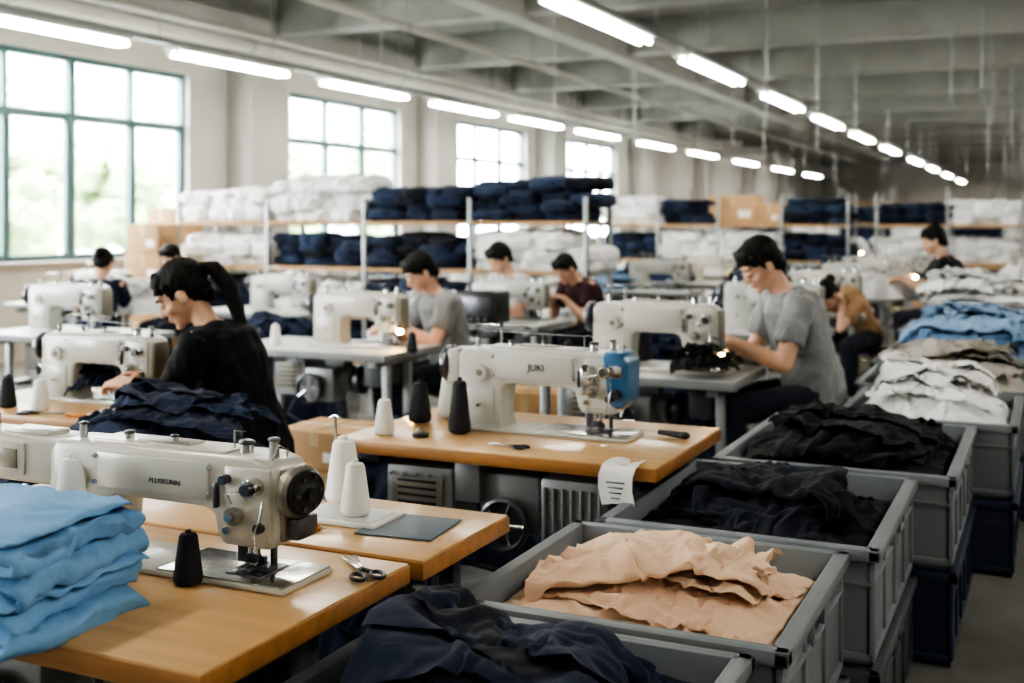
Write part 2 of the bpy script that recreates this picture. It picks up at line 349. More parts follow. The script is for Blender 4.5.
for i,(a,c) in enumerate(WIN):
    b=MB(); x=WX-.12
    n=max(3,round((c-a)/.95)); 
    b.bx(x-.04,x+.04,a,c,SZ,SZ+.07,'frame'); b.bx(x-.04,x+.04,a,c,TZ-.07,TZ,'frame'); b.bx(x-.045,x+.045,a,c,2.64,2.73,'frame')
    for k in range(n+1):
        y=a+(c-a)*k/n; w=.045 if k%2==0 else .028
        b.bx(x-.042,x+.042,max(a,y-w),min(c,y+w),SZ,TZ,'frame')
    for k in range(n):
        ya=a+(c-a)*k/n+.05; yb=a+(c-a)*(k+1)/n-.05
        if k%2==1:
            for yy in (ya+.012,yb-.012): b.bx(x-.03,x+.03,yy-.016,yy+.016,SZ+.07,2.64,'frame',.002)
    b.bx(x-.004,x+.002,a+.01,c-.01,SZ+.02,TZ-.02,'glass',0)
    b.bx(WX-.1,WX+.08,a-.05,c+.05,SZ-.04,SZ,'wall',.01)
    b.obj('window_%d'%(i+1))
    l=bpy.data.lights.new('window_portal','AREA'); l.shape='RECTANGLE'; l.size=TZ-SZ; l.size_y=c-a; l.cycles.is_portal=True
    lo=bpy.data.objects.new('window_portal',l); SC.collection.objects.link(lo); lo.location=(WX-.2,(a+c)/2,(SZ+TZ)/2); lo.rotation_euler=(0,math.radians(-90),0)
for y in (-4.4,.25,5.3,12.75,17.85,23.,29.,35.,41.,47.,53.):
    b=MB(); b.bx(WX,WX+.4,y-.4,y+.4,0,CZ-.01,'pillar',.01); b.bx(WX,WX+.46,y-.46,y+.46,0,.12,'pillar',.01); b.obj('wall_pillar')
b=MB(); y=-2.
while y<Y1-1:
    b.bx(WX,RX,y-.16,y+.16,CZ-.5,CZ-.001,'beam',.015); y+=3.7
b.obj('ceiling_cross_beams')
b=MB()
for x,w,d in ((WX+.3,.3,.62),(-5.9,.16,.56),(3.4,.16,.56)): b.bx(x-w,x+w,Y0,Y1,CZ-d,CZ-.002,'beam',.015)
b.obj('ceiling_long_beams')
b=MB()
for x,z,r in ((-9.2,3.72,.09),(-8.85,3.78,.04),(-6.9,3.8,.05),(-4.7,3.85,.025)):
    b.cyl((x,Y0,z),(x,Y1,z),r,'pillar',n=12)
    y=-3.
    while y<Y1: b.cyl((x,y,z),(x,y,CZ),.008,'leglight',n=6); b.cyl((x,y-.03,z),(x,y+.03,z),r*1.18,'leglight',n=12); y+=3.7
b.obj('ceiling_pipes')
def lamp(x,y,L,z=3.2):
    b=MB(); b.box((0,0,.058),(.22,L,.045),'fix',.01)
    for s in (-.05,.05):
        b.cyl((s,-L/2+.02,0),(s,L/2-.02,0),.022,'tube',n=10)
        for e in (-1,1): b.box((s,e*(L/2-.012),.005),(.04,.03,.05),'fix',.004)
    b.obj('fluorescent_light_fixture',(x,y,z))
for y,L in ((-2.5,1.8),(.3,1.8),(3.0,1.8),(5.4,1.8),(7.68,1.6),(10.1,1.9),(12.8,2.0),(15.6,2.1),(18.3,2.1),(21.3,2.2),(25.,2.4),(28.9,2.5),(33.5,2.6),(38.6,2.8),(43.9,3.)): lamp(-8.1,y,L)
for y,L in ((-2.,2.3),(2.,2.3),(5.6,2.3),(9.27,2.4),(12.9,2.4),(16.7,2.4),(20.4,2.5),(24.4,2.6),(29.,2.8),(34.7,3.),(40.,3.),(46.,3.2),(53.,3.4)): lamp(-3.5,y,L)
for y in (-2.,2.,5.6,9.3,12.9,16.7,20.4,25.,30.,36.,43.,50.): lamp(1.5,y,2.4)  # extra row out of view, added as fill light over the crates
b=MB()
for x in (-8.1,-3.5,1.5):  # last rail carries the added, unseen fill row
    b.bx(x-.045,x+.045,Y0,Y1,3.285,3.345,'leglight',.004)
    y=-4.
    while y<Y1: b.cyl((x,y,3.34),(x,y,CZ),.007,'leglight',n=6); y+=1.85
b.obj('light_suspension_rails')
b=MB(); rr=random.Random(4)
for y in np.arange(11.,40.,2.3):
    for x in (-6.6,-4.6,-2.2,-.8): 
        xx=x+rr.uniform(-.3,.3); b.cyl((xx,y,rr.uniform(2.2,2.8)),(xx,y,CZ),.007,'leglight',n=6)
b.obj('hanging_power_conduits')
# ------------------------------------------------------------ exterior
b=MB(); b.bx(-80,WX-.3,-40,90,-.6,-.3,'grass',0); b.obj('exterior_ground')
def tree(x,y,h,seed):
    b=MB(); r=random.Random(seed); b.tube([(0,0,-.35),(.1,0,h*.3),(0,.1,h*.6)],[.16,.12,.07],'bark')
    for i in range(26):
        a=r.random()*6.28; q=r.random()**.5*h*.36; z=h*(.35+.6*r.random())
        b.blob((q*math.cos(a),q*math.sin(a),z),(h*.3,h*.3,h*.22),'leaf',2.,7,i+seed*40,.28,2.2)
    b.obj('tree',(x,y,0),sharp=0)
for i,(x,y,h) in enumerate(((-18,7.5,2.6),(-19,11,3.2),(-17.5,14,2.2),(-20,17.,3.),(-21,22,3.),(-22,29,3.6),(-22,36,4.),(-17,3,3.))): tree(x,y,h,i)
b=MB(); b.bx(-50,-40,0,75,-.3,14,'ext',0)
for z in np.arange(1,13,2.6):
    for y in np.arange(2,74,3.2): b.bx(-40.02,-39.9,y,y+1.8,z,z+1.5,'lamedge',0)
b.obj('neighbouring_building')
w=bpy.data.worlds.new('overcast_sky'); SC.world=w; w.use_nodes=True; bg=w.node_tree.nodes['Background']; bg.inputs[0].default_value=(.93,.97,1,1); bg.inputs[1].default_value=30.
# ------------------------------------------------------------ furniture
def table(name,x0,x1,y0,y1,top='wood',edge='wedge',motor=True,z=.75,leg='leg',big=False):
    W=x1-x0; D=y1-y0; b=MB(); T=.045
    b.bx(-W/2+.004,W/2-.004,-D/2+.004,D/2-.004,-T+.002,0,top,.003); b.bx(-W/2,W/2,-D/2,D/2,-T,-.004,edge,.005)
    for s in (-1,1):
        x=s*(W/2-.12)
        b.bx(x-.03,x+.03,-D/2+.06,D/2-.06,-T-.04,-T,leg); b.bx(x-.03,x+.03,-D/2+.02,D/2-.02,-.75,-.70,leg,.01)
        for yy in (-.12,.12): b.bx(x-.022,x+.022,yy-.02,yy+.02,-.71,-T-.03,leg)
        for e in (-1,1): b.cyl((x,e*(D/2-.06),-.75),(x,e*(D/2-.06),-.735),.025,'blk',n=12)
    b.bx(-W/2+.12,W/2-.12,-.02,.02,-.56,-.52,leg); b.bx(-W/2+.12,W/2-.12,D/2-.14,D/2-.10,-T-.06,-T-.01,leg)
    if big:
        f=-D/2+.17
        b.box((-.30,f+.03,-.24),(.26,.2,.30),'leglight',.014); b.box((-.30,f-.075,-.20),(.20,.012,.14),'panel',.004)
        for k in range(6): b.box((-.30,f-.083,-.26+k*.024),(.15,.006,.008),'blk',.001)
        b.box((.27,f+.04,-.22),(.24,.2,.26),'leglight',.014)
        for k in range(7): b.box((.17+k*.032,f-.065,-.22),(.008,.02,.2),'leglight',.002)
        b.cyl((.27,f-.07,-.30),(.27,f-.11,-.30),.045,'dsteel',n=20); b.box((-.12,f,-.13),(.1,.12,.14),'leglight',.01); b.box((.45,f+.05,-.2),(.06,.14,.3),leg,.006)
        b.lathe([(.03,0),(.035,.01),(.085,.012),(.09,.02),(.09,.045),(.08,.05),(.07,.03),(.03,.03)],(.02,f-.03,-.26),(0,-1,0),'dsteel',28)
        for k in range(5): a=k*1.2566; b.tube([(.02+.02*math.cos(a),f-.06,-.26+.02*math.sin(a)),(.02+.08*math.cos(a),f-.06,-.26+.08*math.sin(a))],.007,'steel')
        b.box((.02,f+.06,-.2),(.22,.16,.2),'leglight',.012)
        for k in range(5): b.cyl((-.40+k*.05,f-.075,-.12),(-.40+k*.05,f-.085,-.12),.007,'steel',n=8)
        b.tube([(-.15,f,-.3),(-.1,f-.02,-.42),(.1,f,-.45),(.25,f,-.36)],.009,'blk'); b.tube([(-.3,f,-.38),(-.3,f,-.55),(-.2,f+.1,-.7)],.01,'blk')
        b.box((.02,f+.02,-.48),(.5,.16,.03),'leglight',.006)
    if motor:
        b.box((.0,-.02,-.60),(.42,.24,.018),'dsteel',.004,Matrix.Rotation(.18,3,'X'))
        b.tube([(.18,.05,-.59),(.2,.02,-.3)],.006,'steel')
        b.cyl((-.05,0,-.20),(.17,0,-.20),.075,'leglight',n=24); b.cyl((.17,0,-.20),(.2,0,-.20),.05,'blk'); b.cyl((.205,0,-.20),(.235,0,-.20),.085,'dsteel',n=28); b.cyl((.232,0,-.20),(.242,0,-.20),.03,'steel')
        b.box((.06,0,-.10),(.14,.1,.1),'leglight',.01)
        b.lathe([(.03,0),(.035,.01),(.085,.012),(.09,.02),(.09,.045),(.08,.05),(.07,.03),(.03,.03)],(-.02,-D/2+.17,-.24),(0,-1,0),'dsteel',28)
        for k in range(5): a=k*1.2566; b.tube([(-.02+.02*math.cos(a),-D/2+.125,-.24+.02*math.sin(a)),(-.02+.08*math.cos(a),-D/2+.125,-.24+.08*math.sin(a))],.006,'steel')
        b.box((.02,-D/2+.26,-.22),(.2,.16,.2),'leglight',.012)
        b.box((-.26,.03,-.19),(.24,.2,.24),'leglight',.012); b.box((-.26,-.075,-.19),(.18,.01,.16),'panel',.004)
        for k in range(5): b.box((-.26,-.083,-.25+k*.028),(.13,.006,.008),'blk',.001)
        b.box((.36,.0,-.14),(.12,.22,.17),'leg',.01)
        b.tube([(-.2,-.05,-.3),(-.25,-.1,-.42),(-.05,-.08,-.5),(.1,0,-.4),(.08,0,-.27)],.008,'blk')
        b.tube([(-.35,.03,-.3),(-.38,.03,-.5),(-.4,.1,-.68)],.007,'blk')
    return b.mesh(name),((x0+x1)/2,(y0+y1)/2,z)
def machine_mesh(name,body='body',accent=None,wheel=False,ext=0.,L=.43,bulb=False,bracket=False,stand=True,longarm=False):
    b=MB(); l=-L
    b.bx(l-.13,.13,-.09,.09,0,.014,body,.006); b.bx(-.2,.125,-.085,.085,.0135,.018,'steel',.001)
    b.bx(-.045,.045,-.05,.05,.0175,.021,'dsteel',.001); b.bx(-.2,-.197,-.085,.085,.018,.0186,'blk',0); b.bx(.05,.052,-.085,.085,.018,.0186,'blk',0)
    for x in (-.03,.03):
        for y in (-.035,.035): b.cyl((x,y,.02),(x,y,.0225),.005,'steel',n=10)
    b.prism([(l-.10,.008),(l-.115,.05),(l-.115,.265),(l-.09,.292),(.03,.298),(.075,.285),(.09,.25),(.09,.12),(.07,.085),(-.05,.085),(-.065,.11),(-.075,.155),(-.10,.168),(l+.09,.168),(l+.07,.155),(l+.062,.06),(l+.075,.008)],-.055,.06,body,.013)
    b.box((l/2-.02,.0,.297),(L*.86,.085,.012),body,.005); b.box((l/2-.02,.0,.304),(L*.35,.05,.008),'panel',.003)
    b.box((l*.55,-.058,.232),(L*.72,.008,.088),body,.004)
    for x in (l*.92,l*.18):
        for z in (.2,.265): b.cyl((x,-.06,z),(x,-.066,z),.006,'steel',n=10)
    b.box((l-.02,-.058,.09),(.11,.006,.12),body,.003); b.cyl((l-.02,-.058,.205),(l-.02,-.066,.205),.03,body,n=24); b.cyl((l-.02,-.066,.205),(l-.02,-.070,.205),.012,'panel',n=24); b.cyl((l-.02,-.08,.09),(l-.02,-.058,.09),.006,'steel')
    b.box((.02,-.058,.19),(.115,.01,.17),body,.005)
    b.cyl((.045,-.062,.235),(.045,-.092,.235),.021,'steel',n=22); b.cyl((.045,-.092,.235),(.045,-.104,.235),.014,'dsteel',n=16)
    b.cyl((.0,-.062,.165),(.0,-.078,.165),.017,'steel',n=20); b.cyl((.0,-.078,.165),(.0,-.086,.165),.022,'panel',n=20); b.cyl((.0,-.086,.165),(.0,-.1,.165),.01,'steel')
    b.cyl((-.03,-.062,.245),(-.03,-.08,.245),.012,'dsteel'); b.cyl((.055,-.062,.14),(.055,-.076,.14),.012,'dsteel'); b.cyl((-.03,-.062,.125),(-.03,-.07,.125),.009,'steel')
    b.tube([(.02,-.062,.2),(.015,-.085,.225),(-.01,-.085,.215),(-.012,-.07,.19)],.0022,'steel'); b.tube([(.06,-.062,.2),(.068,-.08,.17),(.06,-.09,.13),(.05,-.075,.1)],.0022,'steel')
    b.box((-.055,-.066,.205),(.008,.014,.06),'dsteel',.002)
    b.box((.093,0,.19),(.014,.085,.17),'panel',.006)
    b.cyl((0,0,.09),(0,0,.052),.0065,'steel'); b.cyl((0,0,.055),(0,0,.045),.008,'dsteel'); b.cyl((0,0,.047),(0,0,.016),.0014,'steel',.0006)
    b.cyl((-.022,.006,.09),(-.022,.006,.04),.006,'steel'); b.box((-.016,.004,.042),(.028,.02,.022),'dsteel',.003)
    for s in (-.009,.006): b.box((s,-.012,.0245),(.009,.055,.005),'steel',.001,Matrix.Rotation(-.06,3,'X'))
    b.box((-.002,.018,.034),(.022,.012,.022),'dsteel',.002); b.box((.035,.01,.05),(.012,.012,.08),'dsteel',.002); b.box((.03,-.01,.028),(.03,.03,.006),'dsteel',.001)
    b.box((-.045,.02,.055),(.03,.025,.06),'dsteel',.004)
    b.tube([(.03,.062,.13),(.05,.09,.125),(.075,.11,.1)],.005,'steel')
    for x,h,r in ((.05,.035,.012),(-.02,.022,.016),(l*.5,.02,.009),(l*.8,.018,.012),(l-.05,.03,.01)): b.cyl((x,-.01,.292),(x,-.01,.3+h),r,'steel',r*.85); b.ell((x,-.01,.3+h),(r*1.1,r*1.1,r*.5),'dsteel')
    b.tube([(-.06,.0,.3),(-.06,.0,.345),(-.045,-.015,.35),(-.03,0,.345)],.0025,'steel'); b.tube([(.06,-.03,.29),(.085,-.04,.33),(.1,-.03,.32),(.09,-.02,.3)],.0025,'steel')
    x=l-.115-ext
    if longarm:
        b.box((l-.10-ext/2,.002,.230),(ext+.06,.113,.124),body,.016,seg=3); b.box((l-.115-ext*.5,-.057,.232),(ext*.55,.008,.082),body,.004)
        b.box((l-.115-ext*.42,-.062,.232),(ext*.25,.004,.05),'panel',.002)
        for k in range(4): b.cyl((l-.115-ext*.75,-.06,.20+k*.02),(l-.115-ext*.75,-.066,.20+k*.02),.005,'dsteel',n=10)
        b.cyl((l-.115-ext*.8,0,.29),(l-.115-ext*.8,0,.33),.02,'steel'); b.box((l-.115-ext*.3,0,.296),(.14,.07,.012),body,.005)
    elif ext:
        b.box((l-.115-ext/2,.0,.22),(ext+.03,.115,.13),body,.016,seg=3)
    b.lathe([(.02,0),(.022,.012),(.045,.016),(.052,.008),(.064,.006),(.068,.014),(.068,.034),(.062,.042),(.05,.036),(.025,.04),(.02,.05)],(x,0,.225),(-1,0,0),'dsteel',30)
    if wheel:
        b.lathe([(.058,0),(.062,.004),(.062,.02),(.055,.026)],(.098,-.005,.218),(1,-.12,0),'panel',32)
        b.lathe([(.05,.0),(.052,.008),(.047,.016),(.03,.012),(.016,.018),(.012,.026)],(.122,-.008,.218),(1,-.12,0),'blk',32)
        for k in range(6):
            a=k*math.pi/3; b.cyl((.13,-.008+.038*math.cos(a),.218+.038*math.sin(a)),(.142,-.01+.038*math.cos(a),.218+.038*math.sin(a)),.005,'dsteel',n=8)
        b.box((.115,0,.135),(.03,.07,.05),'dsteel',.006)
    if accent:
        b.prism([(.03,.28),(.035,.302),(.10,.300),(.122,.27),(.122,.14),(.10,.11),(.065,.11),(.05,.13)],-.066,.068,accent,.01); b.box((.08,-.067,.235),(.045,.005,.04),'steel',.002); b.cyl((.085,-.066,.16),(.085,-.08,.16),.016,'blk')
        b.box((-.02,-.068,.2),(.05,.02,.1),'steel',.005)
    if stand:
        xs=l-.02; ys=.12
        b.cyl((xs,ys,0),(xs,ys,.012),.03,'dsteel'); b.cyl((xs,ys,.01),(xs,ys,.36),.005,'steel',n=10)
        b.tube([(xs-.12,ys,.35),(xs-.1,ys,.36),(xs+.1,ys,.36),(xs+.12,ys,.35)],.003,'steel')
        for s in (-.1,.1): b.lathe([(.009,-.003),(.012,0),(.009,.003)],(xs+s,ys,.352),(0,0,1),'dsteel',12); b.tube([(xs+s,ys,.35),(xs+s*.5,ys-.03,.34),(-.06,0,.345)],.0006,'thread_w',n=4)
        b.ell((xs,ys,.362),(.01,.01,.01),'dsteel')
    if bulb:
        b.tube([(.07,-.06,.16),(.11,-.09,.15),(.125,-.11,.125)],.006,'leg'); b.lathe([(.008,0),(.018,.012),(.02,.025)],(.125,-.11,.135),(.1,-.2,-1),'leg'); b.ell((.128,-.117,.103),(.015,.015,.014),'bulb')
    if bracket:
        b.box((l+.03,-.115,.126),(.11,.11,.008),'steel',.002); b.box((l+.03,-.058,.135),(.03,.02,.05),'steel',.003)
    return b.mesh(name)
def cone_mesh(name,mt,r=.036,h=.125):
    b=MB(); b.lathe([(r*.9,0),(r,.006),(r*1.0,h*.12),(r*.62,h*.9),(r*.5,h*.95),(r*.3,h*.96)],(0,0,.004),(0,0,1),mt,28)
    b.lathe([(r*.62,0),(r*.66,.006),(r*.3,h*.5),(r*.2,h*1.05),(r*.14,h*1.06)],(0,0,0),(0,0,1),'paper' if mt=='thread_w' else 'blk',20); return b.mesh(name)
def sit_text(txt,loc,size,mt,parent,name='maker_label'):
    c=bpy.data.curves.new(name,'FONT'); c.body=txt; c.size=size; c.extrude=.0006; o=bpy.data.objects.new(name,c); SC.collection.objects.link(o); dg=bpy.context.evaluated_depsgraph_get()
    me=bpy.data.meshes.new_from_object(o.evaluated_get(dg)); bpy.data.objects.remove(o); me.materials.clear(); me.materials.append(M[mt])
    o=place(me,name,loc,0,1,parent); o.rotation_euler=(math.pi/2,0,0)
def stool_mesh():
    b=MB(); b.box((0,0,.43),(.36,.34,.04),'blk',.015)
    b.box((0,0,.40),(.33,.31,.025),'leg',.005)
    for x in (-1,1):
        for y in (-1,1): b.cyl((x*.14,y*.13,.4),(x*.17,y*.16,0),.013,'leglight',n=10)
        b.cyl((x*.16,-.15,.15),(x*.16,.15,.15),.009,'leglight',n=8)
    return b.mesh('work_stool')
STOOL=stool_mesh()
# --- key work stations
me,p=table('sewing_table',-2.62,-1.27,1.50,2.19); place(me,'sewing_table',p)
me,p=table('sewing_table',-2.62,-1.25,2.21,2.66,motor=False); place(me,'sewing_table',p)
me,p=table('sewing_table',-2.25,-1.08,3.34,4.10,motor=False,big=True); place(me,'sewing_table',p)
me,p=table('sewing_table',-4.15,-3.0,3.2,3.9); place(me,'sewing_table',p)
me,p=table('sewing_table',-2.5,-1.33,5.27,5.95,'lam','lamedge',leg='leglight'); place(me,'sewing_table',p); TG=me
for x,y in ((-3.95,5.85),(-6.0,5.8),(-3.9,7.85),(-6.0,7.9),(-8.1,5.9),(-8.1,7.9),(-1.95,7.9)): place(TG,'sewing_table',(x,y,.75))
MA=machine_mesh('sewing_machine','body',None,True,.30,.43,bracket=True,stand=False,longarm=True)
MBm=machine_mesh('sewing_machine','body2','blue',False,.03,.42)
MC=machine_mesh('sewing_machine','body',None,False,.0,.36,bulb=True)
MD=machine_mesh('sewing_machine','body2',None,False,.0,.40)
a=place(MA,'sewing_machine',(-1.515,1.97,.75),0,(1,1,.88)); sit_text('PLUSKUNN',(-.24,-.0635,.215),.017,'leg',a); 
a=place(MBm,'sewing_machine',(-1.42,3.76,.75)); sit_text('JUKI',(-.25,-.0635,.222),.034,'blk',a)
place(MD,'sewing_machine',(-3.36,3.62,.75),0,(1,1,.95)); place(MC,'sewing_machine',(-1.57,5.55,.75),0,(1.15,1.1,1.15)); place(MC,'sewing_machine',(-3.55,5.88,.75),0,1.08)
place(MD,'sewing_machine',(-5.75,5.75,.75),0,1.08); place(MD,'sewing_machine',(-3.5,7.9,.75)); place(MD,'sewing_machine',(-5.6,7.9,.75)); place(MD,'sewing_machine',(-7.6,7.9,.75)); place(MC,'sewing_machine',(-7.6,5.9,.75)); place(MD,'sewing_machine',(-1.5,7.95,.75),0,1.1)
b=MB(); b.cyl((0,0,0),(0,0,.012),.04,'dsteel'); b.cyl((0,0,.01),(0,0,.22),.004,'steel',n=10); b.tube([(-.02,0,.215),(0,0,.225),(.03,-.02,.22)],.0025,'steel'); b.obj('thread_stand',(-1.755,2.62,.75))
# background stations
rr=random.Random(11); piles=[]; PC=[['white','offwhite'],['navy','navy2'],['navy2','denim'],['tan','tan2'],['denim','denim2'],['offwhite','white']]
for i,(mt,s) in enumerate(zip(PC,(.16,.14,.15,.12,.13,.2))):
    o=heap('fabric_pile',(0,0,-50),(.8,.6),50,s,mt,seed=40+i,ng=6,amp=.014); piles.append(o.data); bpy.data.objects.remove(o)
def pile(k,x,y,z,s=1.,h=1.,rz=0.):
    place(piles[k],'fabric_pile',(x,y,z),rz,(s,s,s*h))
    garments('fabric_pile',k%2,PC[k],(x,y,z+.11*s*h),(s,s*.8,s),rz)
for y in (9.9,11.9,13.9,15.9,20.,22.,24.,27.,30.,34.,38.,42.):
    for x in (-1.95,-4.0,-6.0,-8.1):
        if y<10.5 and x<-3.5: continue
        if x<-7 and y>26: continue
        place(TG,'sewing_table',(x,y,.75)); 
        k=rr.random()
        if k<.75: place(MD if k<.4 else MC,'sewing_machine',(x+.42,y,.75),0,1.1)
        pile(rr.randrange(6),x-.3 if k<.75 else x,y+rr.uniform(-.1,.1),.75,rr.uniform(.7,1.0),rr.uniform(1,1.8),rr.random()*.6)
CW=cone_mesh('thread_cone','thread_w'); CB=cone_mesh('thread_cone','thread_b')
def cone(m,x,y,z=.75,s=1.): place(m,'thread_cone',(x,y,z),random.random()*6,s)
cone(CW,-1.915,1.845,.8645,1.0)
cone(CW,-1.575,2.44,.765,1.05); cone(CW,-1.705,2.585,.75,1.35)
cone(CB,-1.615,1.87,.75,.85)
cone(CW,-2.12,3.47,.75,1.0); cone(CB,-1.89,3.60,.75,(1.1,1.1,1.5)); cone(CW,-2.08,3.88,.75,1.3); cone(CB,-2.13,3.74,.75,1.2)
cone(CW,-3.62,3.33,.75,1.0); cone(CB,-3.80,3.33,.75,1.0); cone(CB,-3.9,3.42,.75,.9)
cone(CB,-2.0,5.9,.75,1.9); cone(CB,-2.22,5.42,.75,1.1); cone(CW,-4.25,5.7,.75,1.); cone(CB,-3.3,5.7,.75,.9); cone(CW,-1.95,5.4,.75,.9)
def scissors(x,y,rz,s=1.,h='blk'):
    b=MB()
    for k in (-1,1):
        R=Matrix.Rotation(k*.13,3,'Z')
        b.box(R@V((.055,0,.004)),(.1,.012,.003),'steel',.001,R)
        c=V((-.055,k*.021,.005)); b.tube([c+V((.024*math.cos(t),.014*math.sin(t),0)) for t in np.linspace(0,2*math.pi,19)],.0045,h)
        b.tube([(-.033,k*.016,.005),(-.01,k*.004,.005),(.005,0,.005)],.005,h)
    b.cyl((0,0,.001),(0,0,.01),.006,'steel'); b.obj('scissors',(x,y,.752),rz,scale=s)
scissors(-1.335,2.09,2.4,1.0); scissors(-3.55,3.26,.4); scissors(-1.62,3.45,2.9,.8)
b=MB(); b.box((0,0,.006),(.24,.15,.012),'paper',.003); b.box((0,0,.013),(.2,.12,.003),'lam',.001); b.obj('thread_tray',(-1.6,2.45,.7505))
b=MB(); b.box((0,0,.0025),(.2,.2,.005),'mat',.002); b.cyl((-.07,.07,.004),(-.07,.07,.008),.01,'steel'); b.obj('cutting_mat',(-1.42,2.44,.7505),.1)
b=MB(); b.cyl((-.03,0,.008),(.03,0,.008),.008,'orange'); b.cyl((.03,0,.008),(.05,0,.008),.004,'steel',.001); b.obj('seam_ripper',(-1.62,2.3,.751),.6)
b=MB(); b.cyl((-.11,0,.012),(-.01,0,.012),.012,'blk',.009); b.cyl((-.01,0,.012),(.11,0,.01),.003,'steel',.001); b.ell((-.115,0,.012),(.02,.017,.013),'blk'); b.obj('screwdriver',(-1.25,3.86,.751),math.pi-.25)
b=MB(); b.cyl((-.06,0,.006),(.06,0,.006),.006,'orange'); b.cyl((.06,0,.006),(.08,0,.006),.005,'steel',.001); b.obj('marking_pencil',(-3.35,3.27,.751),.2)
b=MB(); b.cyl((0,0,0),(0,0,.016),.03,'blk'); b.cyl((0,0,.016),(0,0,.03),.012,'steel'); b.obj('bobbin',(-1.98,3.48,.75))
b=MB(); b.box((0,0,.001),(.2,.14,.002),'paper',0); b.obj('pattern_paper',(-3.3,3.42,.7505),.3)
b=MB(); pts=[(-.1,.751),(-.02,.754),(.0,.745),(.004,.72),(.002,.68),(-.004,.63)]
vs=[];fs=[]
for i in range(len(pts)):
    for j in range(7): vs.append((-.055+.11*j/6+.008*math.sin(i*1.3),-pts[i][0]*1.0 if i<2 else -pts[i][0]-.012,pts[i][1]+(.004*math.sin(j*1.1+i))))
for i in range(len(pts)-1):
    for j in range(6): a=i*7+j; fs.append((a,a+7,a+8,a+1))
b.add(vs,fs,'paper')
for k in range(4): b.box((-.005,-.0175,.70-k*.016),(.06-.01*k,.001,.004),'leg',0)
b.obj('care_label_strip',(-1.20,3.335,0),sharp=0)
# ------------------------------------------------------------ light blue folded stack
b=MB(); z=.752
for i,(nl,w,d,th) in enumerate(((2,.62,.36,.0225),(3,.60,.35,.0205),(2,.62,.36,.022),(2,.59,.345,.021),(1,.58,.34,.022))):
    b.serp((rr.uniform(-.012,.012),rr.uniform(-.01,.01),z),w,d,th,nl,'lblue',61+i,rr.uniform(-.06,.06),side=1,amp=.009); z+=nl*th*.94
b.obj('folded_blue_fabric_stack',(-1.93,1.555,0),.10,sharp=0)
# ------------------------------------------------------------ bins
def bin_(x0,x1,y0,y1,z0,z1,mt,name='storage_crate'):
    b=MB(); t=.014; W=x1-x0; D=y1-y0; H=z1-z0; w=W/2-.025; d=D/2-.025
    b.bx(-w,w,-d,d,0,.014,mt,.004)
    for s in (-1,1):
        b.box((s*(w-t/2),0,H/2),(t,2*d,H),mt,.003); b.box((0,s*(d-t/2),H/2),(2*w,t,H),mt,.003)
        b.box((s*(w+.008),0,H-.016),(.034,2*d+.05,.032),mt,.006); b.box((0,s*(d+.008),H-.016),(2*w+.05,.034,.032),mt,.006)
        b.box((s*(w+.003),0,H-.095),(.014,2*d+.012,.012),mt,.003); b.box((0,s*(d+.003),H-.095),(2*w+.012,.014,.012),mt,.003)
        b.box((s*(w+.003),0,.03),(.012,2*d+.01,.02),mt,.003); b.box((0,s*(d+.003),.03),(2*w+.01,.012,.02),mt,.003)
        n=max(3,int(D/.2))
        for k in range(n+1): b.box((s*(w+.003),-d+2*d*k/n,H*.5-.01),(.012,.012,H-.06),mt,.003)
        n=max(3,int(W/.2))
        for k in range(n+1): b.box((-w+2*w*k/n,s*(d+.003),H*.5-.01),(.012,.012,H-.06),mt,.003)
        for hh in (-.055,.055): b.box((s*(w+.006),hh*1.2,H-.06),(.02,.012,.06),mt,.003)
        b.box((s*(w+.006),0,H-.09),(.02,.144,.012),mt,.003); b.box((s*(w+.0015),0,H-.06),(.004,.12,.045),'blk',.001)  # black panel stands in for the shade inside the handle recess
        for hh in (-.055,.055): b.box((hh*1.2,s*(d+.006),H-.06),(.012,.02,.06),mt,.003)
        b.box((0,s*(d+.006),H-.09),(.144,.02,.012),mt,.003); b.box((0,s*(d+.0015),H-.06),(.12,.004,.045),'blk',.001)  # black panel again gives the handle recess its shade
    b.obj(name,((x0+x1)/2,(y0+y1)/2,z0))
# (x0,x1,y0,y1), upper crate, lower crate, colours, garment set, rotation, level, z scale
BINS=[((-1.30,-.53,1.42,2.27),'bin','bin',['black2','navy'],1,0.,.630,.95),
      ((-1.24,-.47,2.30,3.08),'bin','bin',['cream','cream2'],0,math.pi,.592,.95),
      ((-1.19,-.40,3.11,4.06),'bin','bindk',['black','black2'],1,math.pi,.592,.95),
      ((-1.12,-.28,4.10,5.2),'bin','binnavy',['black2','black'],0,0,.625,1.),
      ((-.88,-.12,5.25,6.2),'bin','binnavy',['white','offwhite','white'],1,0,.70,1.),
      ((-.95,-.05,6.28,7.2),'bin','binnavy',['tan2','tan'],0,math.pi,.70,1.1),
      ((-1.0,.02,7.28,8.3),'bindk','binnavy',['denim2','denim','denim2'],1,math.pi,.71,1.1),
      ((-1.0,.06,8.4,9.4),'bin','bindk',['navy2','denim2'],0,0,.74,1.2),
      ((-1.1,.1,9.5,10.6),'bin','binnavy',['white','white'],1,0,.86,1.25)]
